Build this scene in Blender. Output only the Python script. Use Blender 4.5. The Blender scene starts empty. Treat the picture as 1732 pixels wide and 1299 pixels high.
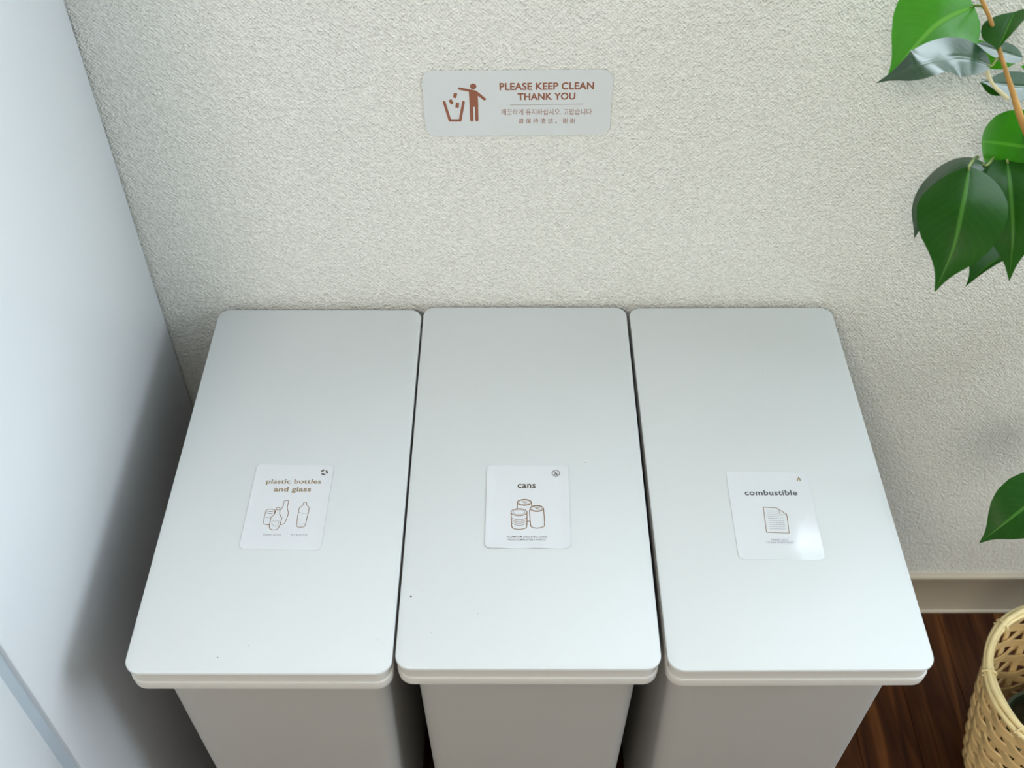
import bpy, bmesh, math, random
from mathutils import Vector, Matrix
random.seed(7)
scene = bpy.context.scene
COL = scene.collection

# ------------------------------------------------------------------ camera
IMG_W, IMG_H = 1732.0, 1299.0
FPX = 1865.5
PITCH, YAW, ROLL = math.radians(46.6705), math.radians(-0.0604), math.radians(0.1018)
CAM = Vector((0, 0, 1.3431))
_r = Vector((math.cos(YAW), math.sin(YAW), 0)); _h = Vector((-math.sin(YAW), math.cos(YAW), 0)); _z = Vector((0, 0, 1))
FWD = _h * math.cos(PITCH) - _z * math.sin(PITCH)
_u = _h * math.sin(PITCH) + _z * math.cos(PITCH)
RIGHT = _r * math.cos(ROLL) - _u * math.sin(ROLL)
UP = _r * math.sin(ROLL) + _u * math.cos(ROLL)
cd = bpy.data.cameras.new('camera')
cam = bpy.data.objects.new('camera', cd); COL.objects.link(cam)
M = Matrix.Identity(4)
for i in range(3):
    M[i][0], M[i][1], M[i][2], M[i][3] = RIGHT[i], UP[i], -FWD[i], CAM[i]
cam.matrix_world = M
cd.sensor_fit = 'HORIZONTAL'; cd.sensor_width = 36.0; cd.lens = FPX / IMG_W * 36.0
cd.clip_start = 0.02; cd.clip_end = 50
cd.dof.use_dof = True; cd.dof.focus_distance = 0.97; cd.dof.aperture_fstop = 8.0
scene.camera = cam

# ------------------------------------------------------------------ world, light, exposure
W = bpy.data.worlds.new('sky'); scene.world = W; W.use_nodes = True
W.node_tree.nodes['Background'].inputs[0].default_value = (0.75, 0.87, 1.0, 1)
W.node_tree.nodes['Background'].inputs[1].default_value = 1.0
vs = scene.view_settings
vs.view_transform = 'Standard'; vs.look = 'None'; vs.gamma = 1.0; vs.use_curve_mapping = False
vs.exposure = 0.72

ROOM_X0, ROOM_X1, ROOM_Y0, WALL_Y, ROOM_Z = -1.10, 2.00, -2.60, 0.8338, 2.42
WIN = dict(y0=-0.45, y1=0.70, z0=1.15, z1=2.20)          # window in the right-hand wall

WIN2 = dict(x0=0.352, x1=1.70, z0=0.950, z1=2.15)        # window in the back wall, just above and right of the picture

def area(name, loc, rot, sx, sy, power, color):
    l = bpy.data.lights.new(name, 'AREA'); l.shape = 'RECTANGLE'; l.size = sx; l.size_y = sy
    l.energy = power; l.color = color
    o = bpy.data.objects.new(name, l); COL.objects.link(o); o.location = loc; o.rotation_euler = rot
    return o
area('daylight_side_window', (ROOM_X1 + 0.16, (WIN['y0'] + WIN['y1']) / 2, (WIN['z0'] + WIN['z1']) / 2), (0, math.radians(90), 0),
     WIN['z1'] - WIN['z0'], WIN['y1'] - WIN['y0'], 31, (0.80, 0.915, 1.0))
area('daylight_back_window', ((WIN2['x0'] + WIN2['x1']) / 2, WALL_Y + 0.16, (WIN2['z0'] + WIN2['z1']) / 2), (math.radians(-90), 0, 0),
     WIN2['x1'] - WIN2['x0'], WIN2['z1'] - WIN2['z0'], 20, (0.80, 0.915, 1.0))
fill_light = area('overhead_fill_light', (-0.62, -1.40, ROOM_Z - 0.03), (0, 0, 0), 0.5, 0.5, 25, (1.0, 0.905, 0.78))  # unseen fill light, added to brighten and warm the back wall
fill_light.data.shape = 'DISK'

# ------------------------------------------------------------------ pixel helpers
def ray(px, py):
    return FWD + RIGHT * ((px - IMG_W / 2) / FPX) + UP * ((IMG_H / 2 - py) / FPX)
def on_plane(px, py, p0, n):
    d = ray(px, py); n = Vector(n)
    return CAM + d * ((Vector(p0) - CAM).dot(n) / d.dot(n))
def at(px, py, t):
    return CAM + ray(px, py) * t

# ------------------------------------------------------------------ materials
MATS = {}
def nodes(name):
    m = bpy.data.materials.new(name); m.use_nodes = True; MATS[name] = m
    nt = m.node_tree
    return m, nt, nt.nodes['Principled BSDF']
def link(nt, a, b): nt.links.new(a, b)
def simple(name, col, rough=0.5, spec=0.5, var=0.0, vscale=20, bump=0.0, bscale=200, bdist=0.0004, coat=0.0):
    m, nt, b = nodes(name)
    b.inputs['Base Color'].default_value = (*col, 1); b.inputs['Roughness'].default_value = rough
    b.inputs['Specular IOR Level'].default_value = spec; b.inputs['Coat Weight'].default_value = coat
    tc = nt.nodes.new('ShaderNodeTexCoord')
    if var:
        n = nt.nodes.new('ShaderNodeTexNoise'); n.inputs['Scale'].default_value = vscale; n.inputs['Detail'].default_value = 4
        link(nt, tc.outputs['Object'], n.inputs['Vector'])
        r = nt.nodes.new('ShaderNodeMapRange'); r.inputs[3].default_value = 1 - var; r.inputs[4].default_value = 1 + var
        link(nt, n.outputs['Fac'], r.inputs[0])
        mx = nt.nodes.new('ShaderNodeVectorMath'); mx.operation = 'SCALE'; mx.inputs[0].default_value = col
        link(nt, r.outputs[0], mx.inputs['Scale']); link(nt, mx.outputs[0], b.inputs['Base Color'])
    if bump:
        n = nt.nodes.new('ShaderNodeTexNoise'); n.inputs['Scale'].default_value = bscale; n.inputs['Detail'].default_value = 3
        link(nt, tc.outputs['Object'], n.inputs['Vector'])
        bp = nt.nodes.new('ShaderNodeBump'); bp.inputs['Strength'].default_value = bump; bp.inputs['Distance'].default_value = bdist
        link(nt, n.outputs['Fac'], bp.inputs['Height']); link(nt, bp.outputs[0], b.inputs['Normal'])
    return m
def math_node(nt, op, a=None, b=None, va=0.0, vb=0.0):
    n = nt.nodes.new('ShaderNodeMath'); n.operation = op
    n.inputs[0].default_value = va; n.inputs[1].default_value = vb
    if a is not None: link(nt, a, n.inputs[0])
    if b is not None: link(nt, b, n.inputs[1])
    return n.outputs[0]

def wallpaper():
    m, nt, b = nodes('wallpaper')
    b.inputs['Roughness'].default_value = 0.62; b.inputs['Specular IOR Level'].default_value = 0.35
    tc = nt.nodes.new('ShaderNodeTexCoord')
    n1 = nt.nodes.new('ShaderNodeTexNoise'); n1.inputs['Scale'].default_value = 370; n1.inputs['Detail'].default_value = 2.5; n1.inputs['Roughness'].default_value = 0.55
    link(nt, tc.outputs['Object'], n1.inputs['Vector'])
    mp = nt.nodes.new('ShaderNodeMapping'); link(nt, tc.outputs['Object'], mp.inputs['Vector'])
    # irregular weave: warped threads along both directions
    wn = nt.nodes.new('ShaderNodeTexNoise'); wn.inputs['Scale'].default_value = 90; link(nt, tc.outputs['Object'], wn.inputs['Vector'])
    ws = nt.nodes.new('ShaderNodeVectorMath'); ws.operation = 'SCALE'; ws.inputs['Scale'].default_value = 0.006
    link(nt, wn.outputs['Color'], ws.inputs[0])
    wa = nt.nodes.new('ShaderNodeVectorMath'); wa.operation = 'ADD'
    link(nt, tc.outputs['Object'], wa.inputs[0]); link(nt, ws.outputs[0], wa.inputs[1])
    sp = nt.nodes.new('ShaderNodeSeparateXYZ'); link(nt, wa.outputs[0], sp.inputs[0])
    k = 2 * math.pi / 0.0036
    sx = math_node(nt, 'SINE', math_node(nt, 'MULTIPLY', sp.outputs['X'], None, vb=k))
    sz = math_node(nt, 'SINE', math_node(nt, 'MULTIPLY', sp.outputs['Z'], None, vb=k))
    weave = math_node(nt, 'MULTIPLY', sx, sz)
    h = math_node(nt, 'ADD', math_node(nt, 'MULTIPLY', n1.outputs['Fac'], None, vb=1.5), math_node(nt, 'MULTIPLY', weave, None, vb=0.13))
    bp = nt.nodes.new('ShaderNodeBump'); bp.inputs['Strength'].default_value = 1.0; bp.inputs['Distance'].default_value = 0.0017
    link(nt, h, bp.inputs['Height']); link(nt, bp.outputs[0], b.inputs['Normal'])
    rp = nt.nodes.new('ShaderNodeValToRGB')
    rp.color_ramp.elements[0].position = 0.30; rp.color_ramp.elements[0].color = (0.68, 0.675, 0.635, 1)
    rp.color_ramp.elements[1].position = 0.62; rp.color_ramp.elements[1].color = (0.80, 0.795, 0.755, 1)
    link(nt, n1.outputs['Fac'], rp.inputs[0]); link(nt, rp.outputs[0], b.inputs['Base Color'])
    return m
wallpaper()

def wood():
    m, nt, b = nodes('walnut_floor')
    b.inputs['Roughness'].default_value = 0.55; b.inputs['Specular IOR Level'].default_value = 0.12
    tc = nt.nodes.new('ShaderNodeTexCoord')
    oi = nt.nodes.new('ShaderNodeObjectInfo')
    off = nt.nodes.new('ShaderNodeVectorMath'); off.operation = 'SCALE'; off.inputs[0].default_value = (13, 7, 5)
    link(nt, oi.outputs['Random'], off.inputs['Scale'])
    ad = nt.nodes.new('ShaderNodeVectorMath'); ad.operation = 'ADD'
    link(nt, tc.outputs['Object'], ad.inputs[0]); link(nt, off.outputs[0], ad.inputs[1])
    mp = nt.nodes.new('ShaderNodeMapping'); mp.inputs['Scale'].default_value = (30, 3.0, 30)
    link(nt, ad.outputs[0], mp.inputs['Vector'])
    n = nt.nodes.new('ShaderNodeTexNoise'); n.inputs['Scale'].default_value = 1.6; n.inputs['Detail'].default_value = 7; n.inputs['Distortion'].default_value = 1.1
    link(nt, mp.outputs[0], n.inputs['Vector'])
    rp = nt.nodes.new('ShaderNodeValToRGB')
    e = rp.color_ramp.elements
    e[0].position = 0.32; e[0].color = (0.020, 0.0055, 0.0015, 1)
    e[1].position = 0.72; e[1].color = (0.115, 0.042, 0.011, 1)
    x = e.new(0.52); x.color = (0.052, 0.0165, 0.0045, 1)
    link(nt, n.outputs['Fac'], rp.inputs[0])
    hs = nt.nodes.new('ShaderNodeHueSaturation')
    link(nt, rp.outputs[0], hs.inputs['Color'])
    mr = nt.nodes.new('ShaderNodeMapRange'); mr.inputs[3].default_value = 0.8; mr.inputs[4].default_value = 1.2
    link(nt, oi.outputs['Random'], mr.inputs[0]); link(nt, mr.outputs[0], hs.inputs['Value'])
    link(nt, hs.outputs[0], b.inputs['Base Color'])
    bp = nt.nodes.new('ShaderNodeBump'); bp.inputs['Strength'].default_value = 0.25; bp.inputs['Distance'].default_value = 0.0005
    link(nt, n.outputs['Fac'], bp.inputs['Height']); link(nt, bp.outputs[0], b.inputs['Normal'])
wood()
simple('floor_base', (0.02, 0.01, 0.005), 0.8)
simple('white_paint', (0.78, 0.78, 0.75), 0.7, 0.3)
simple('plain_wall', (0.70, 0.70, 0.66), 0.8, 0.2, bump=0.5, bscale=300, bdist=0.001)
simple('baseboard_vinyl_warmlit', (0.43, 0.37, 0.29), 0.45, 0.4, var=0.02, vscale=60)  # tan carries the dim, warm light near the floor
simple('lid_plastic', (0.555, 0.58, 0.595), 0.38, 0.25, var=0.008, vscale=9, bump=0.05, bscale=1500, bdist=0.0001)
simple('rim_plastic', (0.50, 0.49, 0.47), 0.45, 0.45, bump=0.1, bscale=1600, bdist=0.0002)
simple('bin_plastic_shaded', (0.36, 0.355, 0.345), 0.45, 0.45, bump=0.12, bscale=1600, bdist=0.0002)  # darker than the rim: shade under the overhang put into the body colour
simple('cabinet_white', (0.70, 0.725, 0.76), 0.28, 0.5, var=0.006, vscale=5)
simple('gasket_grey', (0.40, 0.45, 0.50), 0.5, 0.4)
simple('sticker_film', (0.60, 0.62, 0.655), 0.09, 0.75)
simple('wall_sticker_film', (0.625, 0.65, 0.665), 0.42, 0.45, bump=0.18, bscale=330, bdist=0.0006)
simple('print_tan', (0.24, 0.175, 0.095), 0.4)
simple('print_dark', (0.075, 0.06, 0.05), 0.4)
simple('print_brown', (0.22, 0.13, 0.07), 0.4)
simple('print_pale', (0.38, 0.35, 0.33), 0.4)
simple('print_slate', (0.055, 0.055, 0.075), 0.4)
simple('print_grey', (0.22, 0.22, 0.26), 0.4)
simple('print_rust', (0.27, 0.095, 0.052), 0.45)
simple('print_rust_fine', (0.30, 0.15, 0.10), 0.45)
simple('print_line', (0.38, 0.36, 0.34), 0.45)
simple('dust', (0.03, 0.03, 0.03), 0.9)
simple('aluminium', (0.6, 0.6, 0.6), 0.4)
simple('soil', (0.035, 0.03, 0.015), 0.95, 0.1, var=0.4, vscale=120, bump=1.0, bscale=90, bdist=0.004)
simple('pot_plastic', (0.03, 0.045, 0.02), 0.5)
simple('bark', (0.36, 0.19, 0.045), 0.55, 0.35, var=0.35, vscale=90, bump=0.6, bscale=260, bdist=0.0008)
simple('trunk_bark', (0.16, 0.10, 0.05), 0.75, 0.3, var=0.35, vscale=60, bump=0.8, bscale=120, bdist=0.002)
simple('petiole_green', (0.20, 0.26, 0.07), 0.5)
simple('twig_pale', (0.55, 0.50, 0.30), 0.6, var=0.15, vscale=90)
simple('bamboo', (0.66, 0.47, 0.22), 0.5, 0.4, var=0.28, vscale=45, bump=0.4, bscale=180, bdist=0.0006)
simple('bamboo_rim', (0.78, 0.64, 0.34), 0.42, 0.45, var=0.2, vscale=60, bump=0.3, bscale=200, bdist=0.0005)

def leaf_mat(name, top, vein, trans, mix, rough=0.3, spec=0.35):
    m, nt, b = nodes(name)
    uv = nt.nodes.new('ShaderNodeUVMap'); uv.uv_map = 'leaf'
    sp = nt.nodes.new('ShaderNodeSeparateXYZ'); link(nt, uv.outputs[0], sp.inputs[0])
    au = math_node(nt, 'ABSOLUTE', math_node(nt, 'SUBTRACT', sp.outputs['X'], None, vb=0.5))       # 0 at midrib, .5 at the edge
    mid = nt.nodes.new('ShaderNodeMapRange'); mid.inputs[1].default_value = 0.012; mid.inputs[2].default_value = 0.034; mid.inputs[3].default_value = 0.75; mid.inputs[4].default_value = 0.0
    link(nt, au, mid.inputs[0])
    ph = math_node(nt, 'SUBTRACT', math_node(nt, 'MULTIPLY', sp.outputs['Y'], None, vb=13.0), math_node(nt, 'MULTIPLY', au, None, vb=7.0))
    sv = math_node(nt, 'SINE', math_node(nt, 'MULTIPLY', ph, None, vb=2 * math.pi))
    side = nt.nodes.new('ShaderNodeMapRange'); side.inputs[1].default_value = 0.86; side.inputs[2].default_value = 1.0; side.inputs[3].default_value = 0.0; side.inputs[4].default_value = 0.10
    link(nt, sv, side.inputs[0])
    fac = math_node(nt, 'MAXIMUM', mid.outputs[0], side.outputs[0])
    tc = nt.nodes.new('ShaderNodeTexCoord')
    nz = nt.nodes.new('ShaderNodeTexNoise'); nz.inputs['Scale'].default_value = 70; nz.inputs['Detail'].default_value = 3
    link(nt, tc.outputs['Object'], nz.inputs['Vector'])
    v = nt.nodes.new('ShaderNodeMapRange'); v.inputs[3].default_value = 0.7; v.inputs[4].default_value = 1.3; link(nt, nz.outputs['Fac'], v.inputs[0])
    sc = nt.nodes.new('ShaderNodeVectorMath'); sc.operation = 'SCALE'; sc.inputs[0].default_value = top; link(nt, v.outputs[0], sc.inputs['Scale'])
    mx = nt.nodes.new('ShaderNodeMix'); mx.data_type = 'RGBA'
    link(nt, fac, mx.inputs[0]); link(nt, sc.outputs[0], mx.inputs[6]); mx.inputs[7].default_value = (*vein, 1)
    link(nt, mx.outputs[2], b.inputs['Base Color'])
    b.inputs['Roughness'].default_value = rough; b.inputs['Specular IOR Level'].default_value = spec
    bp = nt.nodes.new('ShaderNodeBump'); bp.inputs['Strength'].default_value = 0.25; bp.inputs['Distance'].default_value = 0.0008
    link(nt, math_node(nt, 'MULTIPLY', fac, None, vb=-1.0), bp.inputs['Height']); link(nt, bp.outputs[0], b.inputs['Normal'])
    tr = nt.nodes.new('ShaderNodeBsdfTranslucent'); tr.inputs[0].default_value = (*trans, 1)
    ms = nt.nodes.new('ShaderNodeMixShader'); ms.inputs[0].default_value = mix
    link(nt, b.outputs[0], ms.inputs[1]); link(nt, tr.outputs[0], ms.inputs[2])
    link(nt, ms.outputs[0], nt.nodes['Material Output'].inputs['Surface'])
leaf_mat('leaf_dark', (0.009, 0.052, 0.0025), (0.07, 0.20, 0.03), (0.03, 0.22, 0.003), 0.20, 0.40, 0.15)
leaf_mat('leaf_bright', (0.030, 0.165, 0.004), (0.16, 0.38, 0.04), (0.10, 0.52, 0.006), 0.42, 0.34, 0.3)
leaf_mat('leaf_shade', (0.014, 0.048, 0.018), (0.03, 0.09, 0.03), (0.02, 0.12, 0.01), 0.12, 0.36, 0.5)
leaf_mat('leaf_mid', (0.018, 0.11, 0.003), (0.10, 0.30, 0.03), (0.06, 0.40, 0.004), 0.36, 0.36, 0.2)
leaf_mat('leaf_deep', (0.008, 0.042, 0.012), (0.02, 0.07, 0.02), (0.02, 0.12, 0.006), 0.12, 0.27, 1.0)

def glass_mat():
    m, nt, b = nodes('window_glass')
    t = nt.nodes.new('ShaderNodeBsdfTransparent'); g = nt.nodes.new('ShaderNodeBsdfGlossy'); g.inputs['Roughness'].default_value = 0.02
    ms = nt.nodes.new('ShaderNodeMixShader'); ms.inputs[0].default_value = 0.05
    link(nt, t.outputs[0], ms.inputs[1]); link(nt, g.outputs[0], ms.inputs[2])
    link(nt, ms.outputs[0], nt.nodes['Material Output'].inputs['Surface'])
glass_mat()

# ------------------------------------------------------------------ object helpers
def obj(name, verts, faces, mat, parent=None, smooth=False, uv=None):
    me = bpy.data.meshes.new(name)
    me.from_pydata([tuple(v) for v in verts], [], faces)
    if smooth:
        for p in me.polygons: p.use_smooth = True
    if uv is not None:
        l = me.uv_layers.new(name='leaf')
        for lp in me.loops: l.data[lp.index].uv = uv[lp.vertex_index]
    me.materials.append(MATS[mat]); me.update()
    o = bpy.data.objects.new(name, me); COL.objects.link(o)
    if parent is not None: o.parent = parent
    return o
def empty(name, loc, rz=0.0):
    o = bpy.data.objects.new(name, None); COL.objects.link(o)
    o.location = loc; o.rotation_euler = (0, 0, rz); o.empty_display_size = 0.05
    return o
def tag(o, label, cat, group=None):
    o['label'] = label; o['category'] = cat
    if group: o['group'] = group
    return o
def structure(o, label=None):
    o['kind'] = 'structure'
    if label: o['label'] = label
    return o
def boxes(lst):
    V, F = [], []
    for (x0, y0, z0, x1, y1, z1) in lst:
        b = len(V)
        V += [(x0, y0, z0), (x1, y0, z0), (x1, y1, z0), (x0, y1, z0), (x0, y0, z1), (x1, y0, z1), (x1, y1, z1), (x0, y1, z1)]
        F += [(b, b + 3, b + 2, b + 1), (b + 4, b + 5, b + 6, b + 7), (b, b + 1, b + 5, b + 4), (b + 1, b + 2, b + 6, b + 5), (b + 2, b + 3, b + 7, b + 6), (b + 3, b, b + 4, b + 7)]
    return V, F
def bevel(o, w, seg=2):
    bm = bmesh.new(); bm.from_mesh(o.data)
    bmesh.ops.bevel(bm, geom=[e for e in bm.edges], offset=w, segments=seg, affect='EDGES', profile=0.5)
    bm.to_mesh(o.data); bm.free()
    for p in o.data.polygons: p.use_smooth = True
    try: o.data.set_sharp_from_angle(angle=math.radians(40))
    except Exception: pass
    return o
def rrect(x0, x1, y0, y1, r, seg=6):
    pts = []
    for cx, cy, a0 in ((x1 - r, y1 - r, 0), (x0 + r, y1 - r, 90), (x0 + r, y0 + r, 180), (x1 - r, y0 + r, 270)):
        for i in range(seg + 1):
            a = math.radians(a0 + 90 * i / seg); pts.append((cx + r * math.cos(a), cy + r * math.sin(a)))
    return pts
def loft(sections, cap0=True, cap1=True):
    V, F = [], []; n = len(sections[0])
    for s in sections: V += s
    for k in range(len(sections) - 1):
        for i in range(n):
            j = (i + 1) % n; a, b = k * n, (k + 1) * n
            F.append((a + i, a + j, b + j, b + i))
    if cap0: F.append(tuple(reversed(range(n))))
    if cap1: F.append(tuple(range((len(sections) - 1) * n, len(sections) * n)))
    return V, F
def sharp(o, deg=35):
    for p in o.data.polygons: p.use_smooth = True
    try: o.data.set_sharp_from_angle(angle=math.radians(deg))
    except Exception: pass
    return o
def tube(pts, radii, seg=8):
    """a round tube along 3-D points"""
    V, F = [], []; n = len(pts)
    pts = [Vector(p) for p in pts]
    if not isinstance(radii, (list, tuple)): radii = [radii] * n
    ref = Vector((0.31, 0.52, 0.79))
    for i, p in enumerate(pts):
        t = (pts[min(i + 1, n - 1)] - pts[max(i - 1, 0)]).normalized()
        a = t.cross(ref).normalized(); b = t.cross(a)
        for k in range(seg):
            an = 2 * math.pi * k / seg
            V.append(p + (a * math.cos(an) + b * math.sin(an)) * radii[i])
    for i in range(n - 1):
        for k in range(seg):
            k2 = (k + 1) % seg
            F.append((i * seg + k, i * seg + k2, (i + 1) * seg + k2, (i + 1) * seg + k))
    F.append(tuple(range(seg))); F.append(tuple(reversed(range((n - 1) * seg, n * seg))))
    return V, F
def spline(pts, n):
    """Catmull-Rom through points, n samples"""
    P = [Vector(p) for p in pts]
    P = [P[0] * 2 - P[1]] + P + [P[-1] * 2 - P[-2]]
    out = []; m = len(P) - 3
    for i in range(n):
        u = i / (n - 1) * m; k = min(int(u), m - 1); t = u - k
        a, b, c, d = P[k], P[k + 1], P[k + 2], P[k + 3]
        out.append(0.5 * ((2 * b) + (c - a) * t + (2 * a - 5 * b + 4 * c - d) * t * t + (3 * b - a - 3 * c + d) * t ** 3))
    return out

# ================================================================== the setting
w = WIN2
V, F = boxes([(ROOM_X0 - .1, WALL_Y, 0, ROOM_X1 + .1, WALL_Y + .1, w['z0']), (ROOM_X0 - .1, WALL_Y, w['z1'], ROOM_X1 + .1, WALL_Y + .1, ROOM_Z),
              (ROOM_X0 - .1, WALL_Y, w['z0'], w['x0'], WALL_Y + .1, w['z1']), (w['x1'], WALL_Y, w['z0'], ROOM_X1 + .1, WALL_Y + .1, w['z1'])])
structure(obj('wall_back', V, F, 'wallpaper'), 'off-white wallpapered wall with a woven pebbly texture')
V, F = boxes([(ROOM_X0 - .1, ROOM_Y0, 0, ROOM_X0, WALL_Y, ROOM_Z)])
structure(obj('wall_left', V, F, 'plain_wall'), 'plain off-white side wall beyond the white cabinet')
w = WIN
V, F = boxes([(ROOM_X1, ROOM_Y0, 0, ROOM_X1 + .1, WALL_Y, w['z0']), (ROOM_X1, ROOM_Y0, w['z1'], ROOM_X1 + .1, WALL_Y, ROOM_Z),
              (ROOM_X1, ROOM_Y0, w['z0'], ROOM_X1 + .1, w['y0'], w['z1']), (ROOM_X1, w['y1'], w['z0'], ROOM_X1 + .1, WALL_Y, w['z1'])])
structure(obj('wall_right', V, F, 'plain_wall'), 'plain off-white side wall with the daylight window')
V, F = boxes([(ROOM_X0, ROOM_Y0 - .1, 0, ROOM_X1, ROOM_Y0, ROOM_Z)])
structure(obj('wall_front', V, F, 'plain_wall'), 'plain off-white wall behind the viewer')
V, F = boxes([(ROOM_X0, ROOM_Y0, ROOM_Z, ROOM_X1, WALL_Y, ROOM_Z + .1)])
structure(obj('ceiling', V, F, 'white_paint'), 'plain white ceiling')

# windows: frame, mullion, panes
def window(name, pts3, label):
    (ax0, ax1, z0, z1, fn) = pts3
    root = structure(empty(name, fn((ax0 + ax1) / 2, 0.05, z0)), label)
    def part(nm, lst, mat):
        V, F = boxes(lst); V = [Vector(fn(*v)) - root.location for v in V]
        o = obj(nm, V, F, mat, root)
        bm = bmesh.new(); bm.from_mesh(o.data); bmesh.ops.recalc_face_normals(bm, faces=bm.faces); bm.to_mesh(o.data); bm.free()
        return o
    f = .028; mid = (ax0 + ax1) / 2
    part('window_frame', [(ax0, .02, z0, ax1, .08, z0 + f), (ax0, .02, z1 - f, ax1, .08, z1), (ax0, .02, z0 + f, ax0 + f, .08, z1 - f), (ax1 - f, .02, z0 + f, ax1, .08, z1 - f)], 'aluminium')
    part('mullion', [(mid - .02, .03, z0 + f, mid + .02, .07, z1 - f)], 'aluminium')
    part('pane', [(ax0 + f, .048, z0 + f, mid - .02, .052, z1 - f)], 'window_glass')
    part('pane', [(mid + .02, .048, z0 + f, ax1 - f, .052, z1 - f)], 'window_glass')
window('window_1', (WIN['y0'], WIN['y1'], WIN['z0'], WIN['z1'], lambda a, d, z: (ROOM_X1 + d, a, z)), 'metal-framed daylight window in the right wall')

window('window_2', (WIN2['x0'], WIN2['x1'], WIN2['z0'], WIN2['z1'], lambda a, d, z: (a, WALL_Y + d, z)), 'metal-framed daylight window above the plant in the wallpapered wall')

# floor: base slab + planks running towards the back wall
V, F = boxes([(ROOM_X0, ROOM_Y0, -.06, ROOM_X1, WALL_Y, -.004)])
floor = structure(obj('floor', V, F, 'floor_base'), 'dark walnut strip floor')
PW = 0.0760
plank_meshes = {}
def plank(x0, y0, y1):
    L = round(y1 - y0, 4)
    if L not in plank_meshes:
        V, F = boxes([(0, 0, -.004, PW - .0007, L - .0007, 0)])
        o = obj('plank', V, F, 'walnut_floor', floor)
        bm = bmesh.new(); bm.from_mesh(o.data)
        top = [e for e in bm.edges if all(v.co.z > -.0001 for v in e.verts)]
        bmesh.ops.bevel(bm, geom=top, offset=.0006, segments=1, affect='EDGES'); bm.to_mesh(o.data); bm.free()
        plank_meshes[L] = o.data
    else:
        o = bpy.data.objects.new('plank', plank_meshes[L]); COL.objects.link(o); o.parent = floor
    o.location = (x0, y0, 0)
nx = int((ROOM_X1 - ROOM_X0) / PW) + 1
for i in range(nx):
    x = 0.596 - 30 * PW + (i + 0) * PW
    if x < ROOM_X0 or x + PW > ROOM_X1: continue
    cut = [ROOM_Y0, -1.30 - .30 * (i % 3), 0.10 - .45 * (i % 2), WALL_Y]
    for a, b in zip(cut, cut[1:]): plank(x, a, b)

# baseboard: face with a rounded lip at top and at the foot
prof = [(0, 0), (-.0095, 0), (-.0105, .002), (-.0095, .0045), (-.0075, .0055), (-.0070, .008), (-.0070, .0790), (-.0078, .0805), (-.0078, .0840), (-.0062, .0857), (-.001, .0862), (0, .0862)]
V = []; F = []
for x in (ROOM_X0, ROOM_X1):
    V += [(x, WALL_Y + a, b) for a, b in prof]
n = len(prof)
for i in range(n):
    j = (i + 1) % n; F.append((i, j, n + j, n + i))
F += [tuple(range(n)), tuple(reversed(range(n, 2 * n)))]
structure(sharp(obj('baseboard_back', V, F, 'baseboard_vinyl_warmlit'), 50), 'pale vinyl baseboard, beige from painted-in dim warm light, along the wallpapered wall')

# ================================================================== white cabinet at the left
CX = -0.3570; CBACK = WALL_Y - .003; CW = 0.60; CH = 1.78
c = empty('storage_cabinet', (CX - CW / 2, 0.575, 0)); tag(c, 'tall white satin cabinet standing against the wall left of the bins', 'cabinet')
def crel(lst):
    V, F = boxes(lst); return [(x - c.location.x, y - c.location.y, z) for x, y, z in V], F
V, F = crel([(CX - CW, 0.3970, 0.03, CX, CBACK, CH)])
bevel(obj('body', V, F, 'cabinet_white', c), .0025)
V, F = crel([(CX - CW + .006, 0.3830, 0.045, CX - .0045, 0.3970, CH - .015)])
g = obj('gasket', V, F, 'gasket_grey', c); g['label'] = 'grey seal strip between cabinet body and door'
V, F = crel([(CX - CW, 0.3150, 0.03, CX, 0.3830, CH)])
d = bevel(obj('door', V, F, 'cabinet_white', c), .004)
V, F = crel([(CX - .05, 0.297, 0.85, CX - .03, 0.3150, 1.15)])
bevel(obj('handle', V, F, 'cabinet_white', d), .004)
for dx in (.04, CW - .04):
    for y in (.36, .80):
        V, F = crel([(CX - dx - .02, y - .02, 0, CX - dx + .02, y + .02, .03)]); obj('foot', V, F, 'gasket_grey', c)

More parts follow.
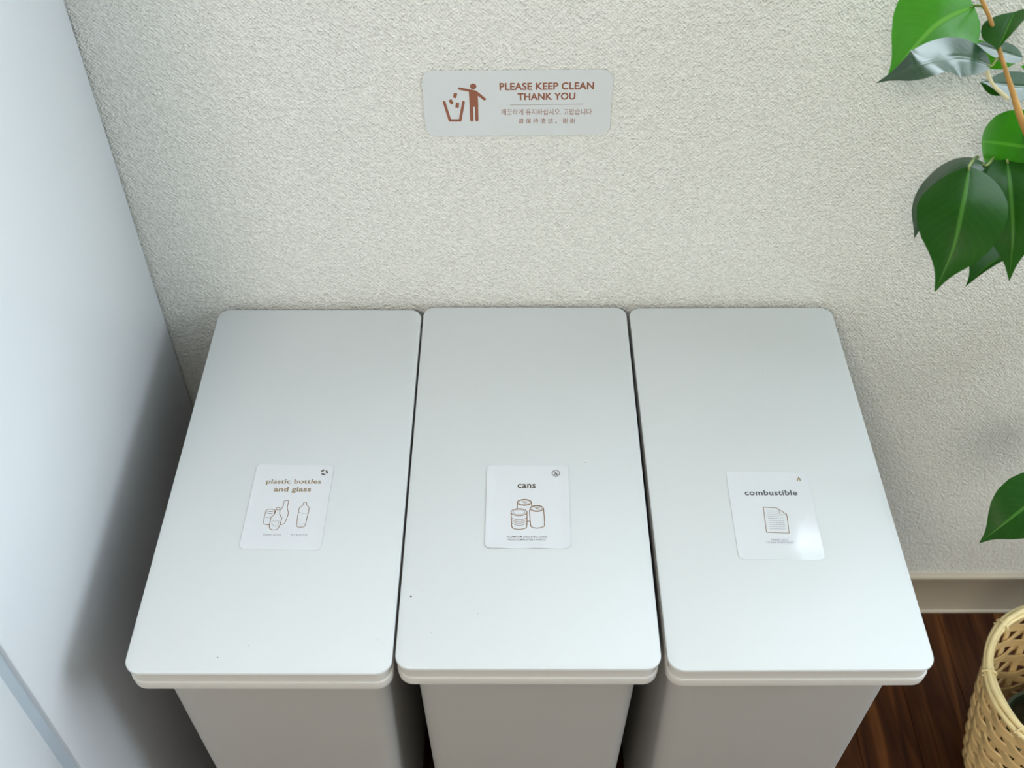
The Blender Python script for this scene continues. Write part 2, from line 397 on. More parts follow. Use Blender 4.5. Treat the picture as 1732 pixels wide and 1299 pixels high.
# ================================================================== the three bins
ZL = 0.580; LW, LD = 0.2055, 0.4073
BINS = [(-0.1942, 0.6208, -0.0045), (0.0133, 0.6240, -0.0040), (0.2226, 0.6223, 0.0008)]
BLAB = ['white lidded waste bin marked plastic bottles and glass, beside the cabinet',
        'white lidded waste bin marked cans, between the two other bins',
        'white lidded waste bin marked combustible, nearest the leafy plant']
def make_bin(x, y, rz, label):
    r = empty('waste_bin', (x, y, 0), rz); tag(r, label, 'bin', 'white lidded waste bins in a row')
    def sec(ix, iy0, iy1, rad, z, seg=6):     # insets from the lid outline
        return [(a, b, z) for a, b in rrect(-LW / 2 + ix, LW / 2 - ix, -LD / 2 + iy0, LD / 2 - iy1, rad, seg)]
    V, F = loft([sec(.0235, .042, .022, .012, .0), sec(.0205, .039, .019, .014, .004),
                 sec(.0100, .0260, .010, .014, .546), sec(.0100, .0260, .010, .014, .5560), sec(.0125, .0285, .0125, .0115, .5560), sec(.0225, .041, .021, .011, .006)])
    sharp(obj('body', V, F, 'bin_plastic_shaded', r))
    V, F = loft([sec(.0098, .0258, .0098, .014, .5528), sec(.0022, .0022, .0022, .0115, .5528), sec(.0008, .0008, .0008, .0125, .5542),
                 sec(.0004, .0004, .0004, .0125, .5626), sec(.0008, .0008, .0008, .0122, .5636), sec(.0018, .0018, .0018, .0115, .5639),
                 sec(.0022, .0022, .0022, .0115, .5754), sec(.0065, .0065, .0065, .009, .5754), sec(.0065, .0065, .0065, .009, .5600), sec(.0118, .0278, .0118, .012, .5570)], False, False)
    n = len(rrect(0, 1, 0, 1, .1)); k = 9 * n
    F += [(k + i, k + (i + 1) % n, (i + 1) % n, i) for i in range(n)]
    rim = sharp(obj('rim', V, F, 'rim_plastic', r)); rim['label'] = 'stepped lip around the bin mouth'
    V, F = loft([sec(.0016, .0016, .0016, .0110, .5764, 8), sec(.0004, .0004, .0004, .0122, .5767, 8), sec(0, 0, 0, .0125, .5773, 8),
                 sec(0, 0, 0, .0125, .5790, 8), sec(.0004, .0004, .0004, .012, .5797, 8), sec(.0012, .0012, .0012, .011, ZL, 8)])
    lid = sharp(obj('lid', V, F, 'lid_plastic', r), 30)
    return r, lid
bins = [make_bin(*b, l) for b, l in zip(BINS, BLAB)]

# dust specks on the lids
def specks(lid_i, pts):
    bx, by, rz = BINS[lid_i]; V, F = [], []
    for px, py, rad in pts:
        p = on_plane(px, py, (0, 0, ZL), (0, 0, 1)); p = Matrix.Rotation(-rz, 3, 'Z') @ (p - Vector((bx, by, 0)))
        b = len(V); k = 6
        for z, q in ((ZL, 1.0), (ZL + rad * .5, .6)):
            V += [(p.x + rad * q * (1 + .3 * math.sin(3 * i)) * math.cos(i * math.pi / 3), p.y + rad * q * math.sin(i * math.pi / 3), z) for i in range(k)]
        F += [(b + i, b + (i + 1) % k, b + k + (i + 1) % k, b + k + i) for i in range(k)] + [tuple(range(b + k, b + 2 * k))]
    o = obj('dust_speck', V, F, 'dust', bins[lid_i][0]); o['kind'] = 'stuff'
specks(0, [(368, 1112, .00045), (420, 1092, .0003), (641, 1082, .0003), (566, 655, .0002), (375, 1024, .00025)])
specks(1, [(695, 1008.5, .0008), (713, 998, .0003), (735, 994.5, .0003), (808, 1038, .0003), (800, 1010, .0002), (990, 782, .0004), (730, 1070, .00035)])
specks(2, [(1348, 550, .0003), (1310, 588, .0002), (1290, 628, .00025)])

# ================================================================== stickers
class Sheet:
    """a thin film lying on a plane; layout is in its own 2-D metres (u right, v up)"""
    def __init__(self, name, corners, p0, n, film, label, rad, group, curl=None, thick=.00035):
        P = [on_plane(px, py, p0, n) for px, py in corners]          # tl, tr, br, bl
        n = Vector(n)
        self.o = (P[0] + P[1] + P[2] + P[3]) / 4
        ex = ((P[1] - P[0]) + (P[2] - P[3])).normalized(); ex = (ex - n * ex.dot(n)).normalized()
        ey = n.cross(ex)
        self.ex, self.ey, self.n, self.p0 = ex, ey, n, Vector(p0)
        self.w = ((P[1] - P[0]).length + (P[2] - P[3]).length) / 2; self.h = ((P[0] - P[3]).length + (P[1] - P[2]).length) / 2
        self.curl = curl or (lambda u, v: 0.0); self.th = thick
        e = bpy.data.objects.new(name, None); COL.objects.link(e); e.empty_display_size = .02
        m = Matrix.Identity(4)
        for i in range(3): m[i][0], m[i][1], m[i][2], m[i][3] = ex[i], ey[i], n[i], self.o[i]
        e.matrix_world = m; self.root = e
        tag(e, label, 'sticker', group)
        # film: a rounded grid
        N = 36; V = []; F = []; W2, H2 = self.w / 2, self.h / 2
        arc = [rad * (1 - math.cos(math.radians(90 * t / 9))) for t in range(10)]
        rows = [-H2 + rad - (rad - a_) for a_ in arc] + [-H2 + rad + (2 * H2 - 2 * rad) * t / 18 for t in range(1, 18)] + [H2 - a_ for a_ in reversed(arc)]
        assert len(rows) == N + 1
        for k, z in ((0, .00004), (1, self.th)):
            for j in range(N + 1):
                v = rows[j]
                # rounded corners: pull rows in
                dy = max(0.0, abs(v) - (H2 - rad)); inset = rad - math.sqrt(max(0.0, rad * rad - dy * dy))
                for i in range(N + 1):
                    u = (-1 + 2 * i / N) * (W2 - inset)
                    V.append((u, v, z + self.curl(u / W2, v / H2)))
        S = (N + 1) ** 2
        for j in range(N):
            for i in range(N):
                a = j * (N + 1) + i
                F.append((a + S, a + 1 + S, a + N + 2 + S, a + N + 1 + S)); F.append((a, a + N + 1, a + N + 2, a + 1))
        ring = [i for i in range(N)] + [j * (N + 1) + N for j in range(N)] + [N * (N + 1) + N - i for i in range(N)] + [(N - j) * (N + 1) for j in range(N)]
        for a, b in zip(ring, ring[1:] + ring[:1]): F.append((a, b, b + S, a + S))
        sharp(obj('film', V, F, film, e), 50)
    def loc(self, px, py):
        p = on_plane(px, py, self.p0, self.n) - self.o
        return (p.dot(self.ex), p.dot(self.ey))
    def lift(self, u, v, ly=0.0): return (u, v, self.th + .00006 + ly + self.curl(2 * u / self.w, 2 * v / self.h))
    def mesh(self, name, V2, F, mat):
        return obj(name, [self.lift(*v) for v in V2], F, mat, self.root)
LAYER = [0]
def stroke2(V, F, pts, w, closed=False, caps=True):
    """flat ribbon with mitred joints through 2-D points"""
    n = len(pts); b = len(V); LAYER[0] = (LAYER[0] + 1) % 12; ly = LAYER[0] * 8e-6
    for i in range(n):
        p = pts[i]
        if closed: a, c = pts[i - 1], pts[(i + 1) % n]
        else: a, c = pts[max(i - 1, 0)], pts[min(i + 1, n - 1)]
        def nrm(q, r):
            dx, dy = r[0] - q[0], r[1] - q[1]; l = math.hypot(dx, dy) or 1e-9; return (-dy / l, dx / l)
        n1 = nrm(a, p) if a != p else nrm(p, c); n2 = nrm(p, c) if c != p else n1
        mx, my = n1[0] + n2[0], n1[1] + n2[1]; l = math.hypot(mx, my) or 1e-9; mx, my = mx / l, my / l
        k = w / 2 / max(.45, mx * n1[0] + my * n1[1])
        V.append((p[0] + mx * k, p[1] + my * k, ly)); V.append((p[0] - mx * k, p[1] - my * k, ly))
    for i in range(n if closed else n - 1):
        j = (i + 1) % n
        F.append((b + 2 * i + 1, b + 2 * j + 1, b + 2 * j, b + 2 * i))
    if caps and not closed:
        for p in (pts[0], pts[-1]): disc2(V, F, p, w / 2, w / 2, 14)
def disc2(V, F, c, rx, ry, n=28):
    b = len(V); LAYER[0] = (LAYER[0] + 1) % 12; ly = LAYER[0] * 8e-6
    V += [(c[0] + rx * math.cos(2 * math.pi * i / n), c[1] + ry * math.sin(2 * math.pi * i / n), ly) for i in range(n)]
    F.append(tuple(range(b, b + n)))
def smooth2(pts, n=40, closed=False):
    P = [Vector((p[0], p[1], 0)) for p in pts]
    if closed:
        m = len(P); out = []
        for i in range(m):
            a, b, c, d = P[i - 1], P[i], P[(i + 1) % m], P[(i + 2) % m]
            for k in range(5):
                t = k / 5
                out.append(0.5 * ((2 * b) + (c - a) * t + (2 * a - 5 * b + 4 * c - d) * t * t + (3 * b - a - 3 * c + d) * t ** 3))
    else: out = spline(P, n)
    return [(p.x, p.y) for p in out]
def text_mesh(body, bold=0.0, spacing=1.0, shear=0.0):
    cu = bpy.data.curves.new('t', 'FONT'); cu.body = body; cu.size = 1.0; cu.offset = bold; cu.space_character = spacing
    cu.shear = shear; cu.resolution_u = 5; cu.fill_mode = 'FRONT'
    ob = bpy.data.objects.new('t', cu); COL.objects.link(ob)
    dg = bpy.context.evaluated_depsgraph_get(); dg.update()
    me = bpy.data.meshes.new_from_object(ob.evaluated_get(dg))
    V = [(v.co.x, v.co.y) for v in me.vertices]; F = [tuple(p.vertices) for p in me.polygons]
    bpy.data.objects.remove(ob); bpy.data.curves.remove(cu); bpy.data.meshes.remove(me)
    return V, F
def put_text(sh, body, box, mat, bold=0.0, spacing=1.0, name='lettering'):
    """box: photo pixels of left/right ends and top/bottom of the ink"""
    V, F = text_mesh(body, bold, spacing)
    if not V: return
    (lx, ly), (rx, ry), (tx, ty), (bx, by) = [sh.loc(*p) for p in box]
    x0, x1 = min(v[0] for v in V), max(v[0] for v in V); y0, y1 = min(v[1] for v in V), max(v[1] for v in V)
    ang = math.atan2(ry - ly, rx - lx)
    wid = math.hypot(rx - lx, ry - ly); hei = abs(ty - by)
    cx, cy = (lx + rx) / 2, (ty + by) / 2
    ca, sa = math.cos(ang), math.sin(ang); out = []
    for x, y in V:
        a = ((x - x0) / (x1 - x0) - .5) * wid; b = ((y - y0) / (y1 - y0) - .5) * hei
        out.append((cx + a * ca - b * sa, cy + a * sa + b * ca))
    sh.mesh(name, out, F, mat)
def zbox(z, x0, x1, y0, y1, slope=0.0):
    ym = (y0 + y1) / 2; xm = (x0 + x1) / 2
    return [z(x0, ym + slope), z(x1, ym - slope), z(xm, y0), z(xm, y1)]

LIDP = (0, 0, ZL); UPV = (0, 0, 1)
GRP = 'white printed stickers on the bin lids'
# --- plastic bottles and glass
s = Sheet('sticker', [(435.5, 785.5), (565.5, 787), (542.5, 930.5), (404.5, 929)], LIDP, UPV, 'sticker_film',
          'white card sticker reading plastic bottles and glass on the left lid', .0045, GRP,
          curl=lambda u, v: .0012 * max(0, abs(u) - .75) ** 2 * 16 * .25)
Z = lambda x, y: (400 + x / 7.639, 770 + y / 7.639)
L = lambda pts: [s.loc(*Z(*p)) for p in pts]
put_text(s, 'plastic bottles', zbox(Z, 386, 1096, 312, 388), 'print_tan', .020, 1.03)
put_text(s, 'and glass', zbox(Z, 484, 964, 412, 492), 'print_tan', .020, 1.03)
put_text(s, 'MIXED GLASS', zbox(Z, 345, 578, 1019, 1042), 'print_grey', 0, 1.1)
put_text(s, 'PET BOTTLES', zbox(Z, 702, 916, 1022, 1045), 'print_grey', 0, 1.1)
PXM = .0005
V, F = [], []; lw = .00052
ell = lambda cx, cy, rx, ry, a0=0, a1=360, n=36: [(cx + rx * math.cos(math.radians(a0 + (a1 - a0) * i / n)), cy + ry * math.sin(math.radians(a0 + (a1 - a0) * i / n))) for i in range(n + (0 if a1 - a0 == 360 else 1))]
stroke2(V, F, L(ell(441, 716, 58, 15)), lw, True)
stroke2(V, F, L([(383, 718), (377, 738), (392, 748), (440, 757), (488, 748)]), lw)
stroke2(V, F, L(smooth2([(380, 742), (366, 772), (352, 866), (362, 892), (395, 902), (430, 903)])), lw)
stroke2(V, F, L([(499, 718), (490, 765)]), lw)
stroke2(V, F, L(smooth2([(515, 690), (538, 682), (562, 690), (560, 765), (584, 812), (577, 855), (548, 935), (522, 962), (480, 970), (440, 958), (425, 930), (440, 835), (452, 800), (490, 768), (508, 720)], closed=True)), lw, True)
stroke2(V, F, L(smooth2([(512, 703), (538, 710), (562, 702)], 8)), lw)
stroke2(V, F, L(smooth2([(570, 712), (604, 660), (617, 596), (645, 590), (674, 597), (658, 680), (670, 745), (655, 808), (618, 885), (565, 903)], 60)), lw)
s.mesh('bottle_drawing', V, F, 'print_brown')
V, F = [], []
stroke2(V, F, L(smooth2([(868, 618), (886, 612), (906, 618), (908, 648), (936, 676), (936, 715), (912, 810), (887, 912), (852, 932), (838, 928), (826, 941), (812, 931), (790, 928), (774, 900), (782, 860), (804, 725), (818, 678), (858, 650)], closed=True)), lw, True)
s.mesh('flask_drawing', V, F, 'print_brown')
V, F = [], []
stroke2(V, F, L(smooth2([(808, 740), (866, 756), (926, 745)], 10)), lw * .8); stroke2(V, F, L(smooth2([(786, 882), (832, 897), (884, 886)], 10)), lw * .8)
stroke2(V, F, L(smooth2([(372, 800), (400, 812), (438, 812)], 8)), lw * .8)
stroke2(V, F, L(smooth2([(466, 848), (505, 858), (546, 848), (540, 895), (505, 924), (462, 895)], closed=True)), lw * .8, True)
s.mesh('drawing_detail', V, F, 'print_pale')
def recycle(sh, loc, cx, cy, r, mat):
    V, F = [], []
    for k in range(3):
        a0 = 90 + 120 * k
        arc = [(cx + r * math.cos(math.radians(a0 - 38 - t)) * 1.05, cy - r * .82 * math.sin(math.radians(a0 - 38 - t))) for t in range(0, 61, 10)]
        P = [loc(p) for p in arc]; stroke2(V, F, P, .0013, caps=False)
        e, f = P[-1], P[-2]; dx, dy = e[0] - f[0], e[1] - f[1]; l = math.hypot(dx, dy); dx, dy = dx / l, dy / l
        b = len(V); q = .0014
        V += [(e[0] - dy * q, e[1] + dx * q), (e[0] + dx * q, e[1] + dy * q), (e[0] + dy * q, e[1] - dx * q)]; F.append((b, b + 2, b + 1))
    sh.mesh('recycling_symbol', V, F, mat)
recycle(s, lambda p: s.loc(*Z(*p)), 1135, 224, 34, 'print_dark')

# --- cans
s2 = Sheet('sticker', [(824, 787.5), (961.5, 788), (965.5, 928.5), (820.5, 927.5)], LIDP, UPV, 'sticker_film',
           'white card sticker reading cans with three cans drawn, on the middle lid', .0045, GRP,
           curl=lambda u, v: .0010 * max(0, -v - .80) * 5 * (.5 + .5 * math.sin(u * 6.5)) + .0005 * max(0, abs(u) - .8) * 5)
Z2 = lambda x, y: (810 + x / 7.641, 770 + y / 7.641)
L2 = lambda pts: [s2.loc(*Z2(*p)) for p in pts]
put_text(s2, 'cans', zbox(Z2, 500, 734, 374, 430), 'print_dark', .022, 1.08)
put_text(s2, 'ALUMINUM AND STEEL CANS', zbox(Z2, 360, 880, 1046, 1070), 'print_dark', 0.004, 1.06)
put_text(s2, 'NON-COMBUSTIBLE WASTE', zbox(Z2, 374, 862, 1081, 1105), 'print_dark', 0.004, 1.06)
lw = .00078
def can(parts, name):
    V, F = [], []
    for pts, wd, cl in parts: stroke2(V, F, L2(pts), wd, cl)
    s2.mesh(name, V, F, 'print_brown')
can([(ell(588, 613, 90, 40), lw, True), (ell(588, 612, 73, 31), lw * .5, True), ([(498, 618), (494, 700)], lw, False), ([(678, 618), (683, 662)], lw, False),
     ([(621, 861), (640, 858), (660, 852)], lw, False), ([(558, 600), (580, 598), (600, 620), (622, 630)], lw * .6, False), ([(575, 618), (596, 606), (628, 604)], lw * .6, False)], 'can_drawing')
can([(ell(748, 692, 85, 39), lw, True), (ell(748, 691, 69, 30), lw * .5, True),
     (smooth2([(662, 692), (656, 742), (668, 900), (692, 934), (760, 945), (830, 927), (848, 890), (836, 692)]), lw, False),
     ([(718, 680), (740, 678), (760, 698), (782, 708)], lw * .6, False), ([(735, 697), (756, 685), (788, 684)], lw * .6, False)], 'can_drawing')
can([(ell(518, 740, 103, 45), lw, True), (ell(518, 740, 76, 32), lw * .5, True),
     (smooth2([(415, 742), (425, 915), (450, 950), (520, 962), (592, 950), (618, 915), (621, 742)]), lw, False)]
    + [(smooth2([(424, 812 + 24 * k), (470, 831 + 24 * k), (520, 836 + 24 * k), (572, 831 + 24 * k), (616, 812 + 24 * k)], 16), lw * .5, False) for k in range(4)], 'tin_drawing')
FL = [(0, -1), (.10, -.55), (.45, -.30), (.62, .10), (.66, .55), (.40, .95), (.22, .75), (.28, .35), (0, .05), (-.26, .40), (-.2, .75), (-.38, .95), (-.66, .60), (-.60, .15), (-.38, -.1), (-.28, -.55)]
V, F = [], []
stroke2(V, F, L2(ell(995, 237, 49, 37)), .00062, True); stroke2(V, F, L2([(962, 210), (1028, 264)]), .00055)
P = L2([(995 + 27 * a, 240 + 23 * b) for a, b in FL]); b = len(V); V += P; F.append(tuple(reversed(range(b, b + len(P)))))
s2.mesh('no_fire_symbol', V, F, 'print_dark')

# --- combustible
def curl3(u, v):
    a = max(0.0, (u + .15 * (-v)) - .62); return .0012 * a * a + .0006 * max(0, -u - .86) ** 2 * 10
s3 = Sheet('sticker', [(1227.5, 797), (1364, 798), (1396, 948), (1249.5, 946)], LIDP, UPV, 'sticker_film',
           'white card sticker reading combustible with a page drawn, on the right lid', .0045, GRP, curl=curl3)
Z3 = lambda x, y: (1215 + x / 7.216, 780 + y / 7.216)
L3 = lambda pts: [s3.loc(*Z3(*p)) for p in pts]
put_text(s3, 'combustible', zbox(Z3, 320, 960, 356, 421), 'print_slate', .020, 1.06)
put_text(s3, 'PAPER AND', zbox(Z3, 648, 846, 951, 976), 'print_grey', 0, 1.06)
put_text(s3, 'OTHER BURNABLES', zbox(Z3, 585, 918, 984, 1008), 'print_grey', 0, 1.06)
V, F = [], []
stroke2(V, F, L3([(548, 566), (705, 573), (833, 652), (863, 882), (587, 870)]), .00055, True)
stroke2(V, F, L3([(736, 600), (756, 660), (832, 654)]), .00032)
s3.mesh('page_drawing', V, F, 'print_brown')
V, F = [], []
for a, bq in (((590, 610), (738, 615)), ((594, 632), (742, 640)), ((598, 655), (752, 662)), ((602, 678), (800, 688)), ((605, 699), (802, 707)), ((612, 725), (803, 735)),
             ((610, 750), (806, 760)), ((612, 774), (812, 783)), ((616, 798), (814, 806)), ((620, 826), (818, 833))):
    stroke2(V, F, L3([(a[0] + (bq[0] - a[0]) * t / 10, a[1] + (bq[1] - a[1]) * t / 10 + (3 if t % 2 else -3)) for t in range(11)]), .0003)
s3.mesh('page_lines', V, F, 'print_grey')
P = L3([(980 + 38 * a, 222 + 33 * b) for a, b in FL]); s3.mesh('fire_symbol', P, [tuple(reversed(range(len(P))))], 'print_tan')

# --- sign on the wall
sw = Sheet('sticker', [(712.5, 120), (1036.5, 117), (1032.5, 228), (720.5, 229.5)], (0, WALL_Y - .0006, 0), (0, -1, 0), 'wall_sticker_film',
           'long white sticker on the wall reading please keep clean thank you', .010, None, thick=.0004)
ZW = lambda x, y: (700 + x / 4.811, 100 + y / 4.811)
LWF = lambda pts: [sw.loc(*ZW(*p)) for p in pts]
put_text(sw, 'PLEASE KEEP CLEAN', zbox(ZW, 696, 1466, 187, 248, 4), 'print_rust', .028, 1.03)
put_text(sw, 'THANK YOU', zbox(ZW, 844, 1314, 272, 330, 3), 'print_rust', .028, 1.03)
put_text(sw, '깨끗하게 유지하십시오. 고맙습니다', zbox(ZW, 710, 1447, 402, 452, 1.5), 'print_rust_fine', 0.002, 1.0)
put_text(sw, '请 保 持 清 洁 。 谢 谢', zbox(ZW, 850, 1312, 480, 522, 1.0), 'print_rust_fine', 0.002, 1.0)
V, F = [], []; stroke2(V, F, LWF([(785, 371), (1378, 364)]), .0006); sw.mesh('rule', V, F, 'print_line')
ZP = lambda x, y: (740 + x / 15.28, 130 + y / 15.28)
LP = lambda pts: [sw.loc(*ZP(*p)) for p in pts]
K = sw.loc(*ZP(100, 0))[0] - sw.loc(*ZP(0, 0))[0]; K /= 100.0         # metres per crop pixel
V, F = [], []
hc = LP([(922, 238)])[0]; disc2(V, F, hc, 84 * K, 84 * K)
stroke2(V, F, LP([(563, 294), (850, 350)]), 74 * K); stroke2(V, F, LP([(990, 390), (1213, 568)]), 82 * K)
P = LP([(806, 318), (880, 322), (965, 338), (1018, 372), (1042, 470), (1056, 770), (830, 770)]); b = len(V); V += P; F.append(tuple(reversed(range(b, b + len(P)))))
stroke2(V, F, LP([(874, 740), (888, 1105)]), 92 * K); stroke2(V, F, LP([(1010, 740), (1018, 1105)]), 84 * K)
sw.mesh('figure_pictogram', V, F, 'print_rust')
V, F = [], []
stroke2(V, F, LP([(172, 645), (322, 1115), (585, 1115), (672, 645)]), 72 * K)
sw.mesh('bin_pictogram', V, F, 'print_rust')
V, F = [], []
for cx, cy, w_, h_, a in ((455, 474, 88, 128, 14), (353, 640, 82, 128, -28), (512, 727, 88, 128, 8)):
    ca, sa = math.cos(math.radians(a)), math.sin(math.radians(a))
    P = LP([(cx + x * ca - y * sa, cy + x * sa + y * ca) for x, y in rrect(-w_ / 2, w_ / 2, -h_ / 2, h_ / 2, 16, 3)])
    b = len(V); V += P; F.append(tuple(reversed(range(b, b + len(P)))))
sw.mesh('litter_pictogram', V, F, 'print_rust')

# ================================================================== wicker basket
BX, BY, BR, BH = 0.634, 0.595, 0.101, 0.225
bk = empty('wicker_basket', (BX, BY, 0)); tag(bk, 'round woven bamboo basket standing on the dark floor', 'basket')
NS = 18
def brad(z): return BR - .040 * (1 - z / BH) + .004 * math.sin(math.pi * z / BH)
V, F = loft([[(brad(0) * q * math.cos(2 * math.pi * i / 40), brad(0) * q * math.sin(2 * math.pi * i / 40), z) for i in range(40)] for q, z in ((.97, 0), (1.0, .003), (.97, .007))])
obj('base', V, F, 'bamboo', bk)
zs = [i / 12 for i in range(13)]
for k in range(NS):
    a = 2 * math.pi * k / NS; V = []; F = []
    for q in zs:
        z = .004 + q * (BH - .006); r = brad(z)
        for dr, dt in ((-.0009, -.0042), (-.0009, .0042), (.0009, .0042), (.0009, -.0042)):
            rr = r + dr
            V.append((rr * math.cos(a) - dt * math.sin(a), rr * math.sin(a) + dt * math.cos(a), z))
    for j in range(12):
        for i in range(4):
            F.append((j * 4 + i, j * 4 + (i + 1) % 4, (j + 1) * 4 + (i + 1) % 4, (j + 1) * 4 + i))
    obj('stake', V, F, 'bamboo', bk)
NW = 14
for m_ in range(NW):
    z0 = .012 + m_ * (BH - .028) / (NW - 1); V = []; F = []; n = NS * 6
    for i in range(n):
        a = 2 * math.pi * i / n
        wob = math.cos(NS * a / 2 + math.pi * (m_ % 2)) * .0034
        wz = .0012 * math.sin(3 * a + m_)
        for dr, dz in ((-.0008, -.0066), (.0013, -.0056), (.0013, .0056), (-.0008, .0066)):
            r = brad(z0) + wob + dr; V.append((r * math.cos(a), r * math.sin(a), z0 + dz + wz))
    for i in range(n):
        j = (i + 1) % n
        for k in range(4): F.append((i * 4 + k, j * 4 + k, j * 4 + (k + 1) % 4, i * 4 + (k + 1) % 4))
    sharp(obj('weaver', V, F, 'bamboo', bk), 50)
for k, (dr, dz, rr_, am) in enumerate(((.0038, -.003, .0030, .0010), (.0004, .0012, .0034, .0008), (-.0036, -.003, .0028, .0010))):    # canes bound along the rim
    pts = []
    for i in range(97):
        a = 2 * math.pi * i / 96; r = BR + dr + am * math.sin(4 * a + 2 * k); pts.append((r * math.cos(a), r * math.sin(a), BH + dz + am * math.cos(5 * a + k)))
    V, F = tube(pts, rr_, 8); obj('rim_cane', V, F, 'bamboo_rim', bk, True)
for k in range(9):                                                                        # bindings wound round the rim
    a = 2 * math.pi * (k + .3) / 9; pts = []
    for i in range(13):
        th = 2 * math.pi * i / 12; q = a + .05 * (i / 12 - .5)
        r = BR + .0075 * math.cos(th); pts.append((r * math.cos(q), r * math.sin(q), BH - .002 + .0060 * math.sin(th)))
    V, F = tube(pts, .0013, 6); obj('binding', V, F, 'bamboo_rim', bk, True)

# ================================================================== plant
pl = empty('potted_ficus', (BX, BY, .008)); tag(pl, 'leafy green ficus with glossy pointed leaves rising from the basket', 'plant')
PB = Vector(pl.location)
def prel(V): return [Vector(v) - PB for v in V]
V, F = loft([[(r * math.cos(2 * math.pi * i / 32), r * math.sin(2 * math.pi * i / 32), z) for i in range(32)] for r, z in ((.040, 0), (.050, .095), (.053, .095), (.053, .106), (.049, .106), (.047, .085))], True, False)
sharp(obj('pot', V, F, 'pot_plastic', pl))
V, F = loft([[(r * math.cos(2 * math.pi * i / 32), r * math.sin(2 * math.pi * i / 32), z + .003 * math.sin(i * 1.7 + r * 200)) for i in range(32)] for r, z in ((.048, .086), (.035, .090), (.02, .093), (.004, .094))], False, True)
obj('soil', V, F, 'soil', pl, True)
# trunk and the branch that comes into view
trunk_pts = [(BX, BY, .098), (BX + .012, BY + .01, .40), (BX - .006, BY + .015, .70), (BX + .012, BY + .005, 1.00), (BX - .01, BY, 1.22), (BX - .03, BY, 1.40)]
tp = spline(trunk_pts, 30)
V, F = tube(tp, [.0115 - .008 * i / 29 for i in range(30)], 10); obj('trunk', prel(V), F, 'trunk_bark', pl, True)
TB = 0.80
br = [tp[11], at(1850, 430, .86), at(1775, 300, .82), at(1732, 213, TB), at(1711, 150, TB), at(1690, 84, TB), at(1672, 25, TB), at(1640, -40, .80)]
bp_ = spline(br, 48)
V, F = tube(bp_, [.0052 - .0036 * min(1, i / 30) for i in range(48)], 8); obj('branch', prel(V), F, 'bark', pl, True)

PROF = [(0, .0), (.025, .30), (.07, .55), (.14, .78), (.24, .95), (.36, 1.0), (.5, .94), (.63, .77), (.73, .54), (.80, .345), (.86, .20), (.91, .115), (.96, .055), (1, .004)]
def prof_w(q):
    for (a, wa), (b, wb) in zip(PROF, PROF[1:]):
        if q <= b:
            t = (q - a) / (b - a); return wa + (wb - wa) * t
    return 0
def window_half(p):
    """normal that sends the back window's light from p to the viewer"""
    l = (Vector(((WIN2['x0'] + WIN2['x1']) / 2 - .2, WALL_Y, (WIN2['z0'] + WIN2['z1']) / 2)) - p).normalized()
    return (l + (CAM - p).normalized()).normalized()
def leaf(mid, hw, normals, mat='leaf_dark', fold=.18, wave=.03, stalk=None, cup=0.0):
    """mid: 3-D midrib points base -> tip; hw: half width in m; normals: face direction along it"""
    N, Mx = 26, 8
    pts = spline(mid, N); nn = spline([Vector(a) for a in normals], N) if len(normals) > 1 else [Vector(normals[0])] * N
    V, F, U = [], [], []
    L_ = sum((pts[i + 1] - pts[i]).length for i in range(N - 1)); ph = random.random() * 6
    for i, p in enumerate(pts):
        q = i / (N - 1); t = (pts[min(i + 1, N - 1)] - pts[max(i - 1, 0)]).normalized()
        n_ = (nn[i] - t * nn[i].dot(t)).normalized(); s_ = t.cross(n_).normalized(); w = prof_w(q) * hw
        for k in range(-Mx, Mx + 1):
            u = k / Mx
            z = w * (fold * abs(u) - cup * u * u) + wave * hw * math.sin(q * 9 + ph + (1.5 if u > 0 else 0)) * abs(u) ** 2 * prof_w(q)
            if k == 0: z -= .0006 * prof_w(q)
            V.append(p + s_ * (w * u) + n_ * z - PB); U.append((.5 + u / 2, q))
    R = 2 * Mx + 1
    for i in range(N - 1):
        for k in range(R - 1):
            a = i * R + k; F.append((a, a + R, a + R + 1, a + 1))
    o = obj('leaf', V, F, mat, pl, True, U)
    if stalk is not None:
        sp_ = spline([stalk, (Vector(stalk) + pts[0]) / 2 + Vector((0, 0, .003)), pts[0], pts[1]], 10)
        V, F = tube([p - PB for p in sp_], [.0013 - .0005 * i / 9 for i in range(10)], 6); obj('petiole', V, F, 'petiole_green', o, True)
    return o
def A(*pts): return [at(*p) for p in pts]
def toward(p): return (CAM - p).normalized()
def mixn(a, b, t): return (Vector(a) * (1 - t) + Vector(b) * t).normalized()
j1, j2 = at(1690, 84, TB), at(1708, 163, TB)
# bright leaf cut by the top of the photograph
m_ = A((1648, 10, .83), (1592, 36, .82), (1548, 78, .815), (1500, 134, .81)); tw = toward(m_[1])
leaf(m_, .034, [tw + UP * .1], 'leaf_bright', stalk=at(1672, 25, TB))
# glossy leaf, half of it catching the window
def on_facing(first, rest, n):
    P0 = at(*first); return [P0] + [on_plane(px, py, P0, n) for px, py in rest]
wh = window_half(at(1640, 100, .80))
m_ = on_facing((1677, 112, .80), [(1640, 99), (1604, 98)], wh) + A((1560, 107, .775), (1520, 124, .785), (1481, 141, .80))
dk = Vector((-.55, -.45, .7))
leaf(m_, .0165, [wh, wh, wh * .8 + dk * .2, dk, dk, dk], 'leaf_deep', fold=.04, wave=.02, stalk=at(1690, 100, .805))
V, F = tube([p - PB for p in spline(A((1666, 112, .803), (1672, 128, .803), (1681, 145, .802), (1706, 168, .80)), 16)], .0016, 6); obj('twig', V, F, 'twig_pale', pl, True)
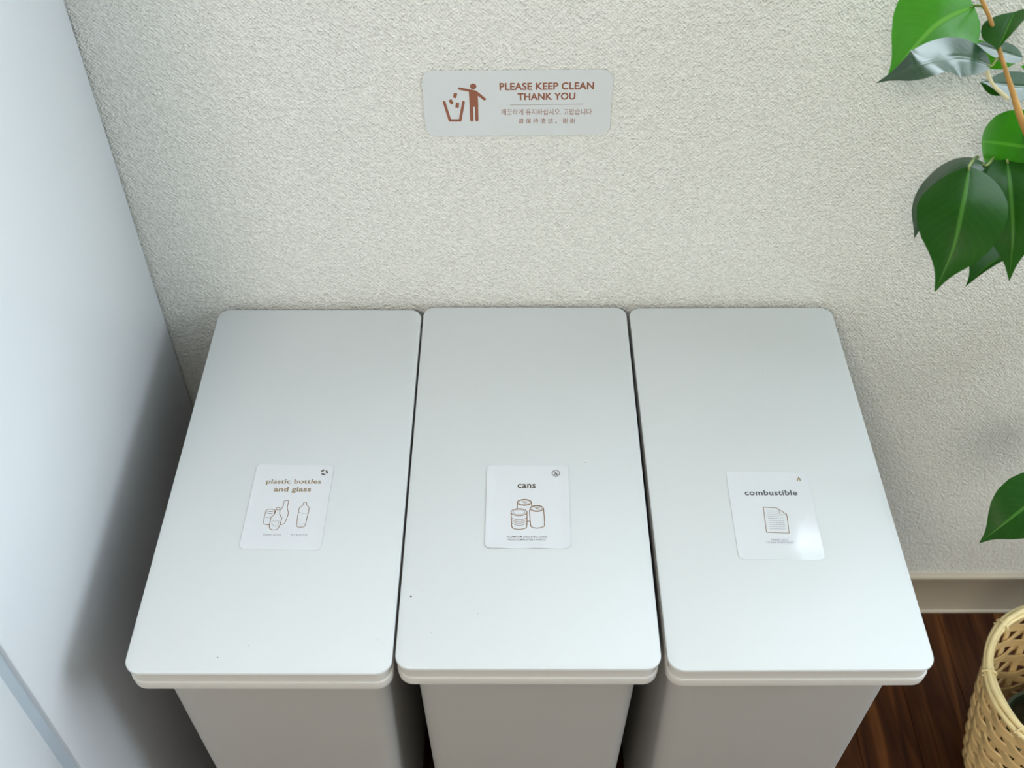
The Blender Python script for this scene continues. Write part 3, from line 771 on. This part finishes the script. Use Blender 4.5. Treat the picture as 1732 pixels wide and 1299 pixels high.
# leaf seen narrow behind the stem, and the green one under it
wh = window_half(at(1690, 85, .82))
leaf(on_facing((1730, 98, .83), [(1690, 86), (1640, 70)], wh), .0085, [wh], 'leaf_deep', fold=.08, wave=.01)
m_ = A((1640, 72, .835), (1668, 92, .84), (1700, 103, .845), (1732, 100, .85)); leaf(m_, .0085, [toward(m_[1])], 'leaf_bright', fold=.1, wave=.02)
# dark leaf tip hanging in at the very top
m_ = A((1716, 20, .80), (1700, 55, .79), (1686, 87, .78)); leaf(m_, .017, [toward(m_[1]) - UP * .6 - RIGHT * .6], 'leaf_dark', fold=.3)
# white glossy leaf at the right edge and a dark one beneath it
wh = window_half(at(1720, 146, .82))
leaf(on_facing((1785, 148, .82), [(1725, 147), (1690, 142), (1658, 138)], wh), .0125, [wh], 'leaf_deep', fold=.08, wave=.01)
m_ = A((1712, 146, .835), (1690, 149, .835), (1672, 146, .835), (1656, 139, .835)); leaf(m_, .0058, [toward(m_[1])], 'leaf_dark', fold=.1)
# broad leaf behind the branch
m_ = A((1775, 252, .80), (1732, 248, .805), (1690, 242, .82), (1662, 240, .85), (1660, 243, .89)); tw = toward(m_[1])
leaf(m_, .0255, [tw - UP * .15, tw, tw, tw - RIGHT * 1.2, -RIGHT], 'leaf_mid', fold=-.1, wave=.06)
# arching leaf behind the big one
m_ = A((1670, 279, .80), (1625, 277, .805), (1580, 315, .81), (1555, 365, .815), (1546, 404, .82)); tw = toward(m_[1])
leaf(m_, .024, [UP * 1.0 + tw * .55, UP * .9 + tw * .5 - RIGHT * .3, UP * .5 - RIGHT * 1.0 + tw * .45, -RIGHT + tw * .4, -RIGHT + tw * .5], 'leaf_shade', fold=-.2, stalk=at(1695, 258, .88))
# the big hanging leaf
m_ = A((1640, 280, .785), (1629, 345, .765), (1612, 420, .765), (1581, 494, .775)); tw = toward(m_[1])
leaf(m_, .0300, [tw + UP * .15], 'leaf_dark', fold=-.12, wave=.05, cup=.1, stalk=at(1654, 266, .88))
# leaf to its right
m_ = A((1704, 270, .815), (1709, 320, .795), (1713, 395, .79), (1707, 476, .80)); tw = toward(m_[1])
leaf(m_, .0260, [window_half(m_[1]) * .5 + tw * .5, tw, tw], 'leaf_dark', fold=.14, wave=.05, stalk=at(1715, 235, .89))
# curled leaf peeping out beneath
m_ = A((1735, 420, .85), (1700, 432, .845), (1667, 452, .84), (1633, 485, .835)); tw = toward(m_[1])
leaf(m_, .019, [UP * .9 + tw * .5], 'leaf_dark', fold=.55, wave=.04)
# low leaf at the right edge
m_ = A((1800, 818, .90), (1745, 850, .89), (1700, 884, .89), (1656, 919, .90)); tw = toward(m_[1])
leaf(m_, .0245, [tw + UP * .1], 'leaf_dark', fold=.12, wave=.05, stalk=tp[8])
# small ones at the frame edge
m_ = A((1790, 130, .83), (1758, 118, .825), (1726, 112, .82)); leaf(m_, .014, [toward(m_[1])], 'leaf_bright')
# the rest of the crown, outside the photograph
rnd = random.Random(3)
for k in range(170):
    q = 6 + int(rnd.random() * 23); b0 = tp[q]; a = rnd.uniform(-2.2, 2.2); le = rnd.uniform(.05, .16)
    dirv = Vector((math.cos(a), math.sin(a) * .75, rnd.uniform(-.1, .5)))
    p0 = b0 + dirv * le; L_ = rnd.uniform(.065, .095)
    p2 = p0 + Vector((math.cos(a) * L_ * .7, math.sin(a) * L_ * .7, -L_ * rnd.uniform(.3, .8))); p1 = (p0 + p2) / 2 + Vector((0, 0, L_ * .18))
    if p2.y > WALL_Y - .03 or p1.y > WALL_Y - .03: continue
    # keep clear of the field of view
    dd = p2 - CAM; x_ = dd.dot(RIGHT) / dd.dot(FWD) * FPX + 866
    d0 = p0 - CAM; x0_ = d0.dot(RIGHT) / d0.dot(FWD) * FPX + 866
    if min(x_, x0_) < 1830: continue
    leaf([p0, p1, p2], rnd.uniform(.018, .026), [Vector((0, 0, 1)) + dirv * .3], rnd.choice(['leaf_dark', 'leaf_dark', 'leaf_bright']), stalk=b0)
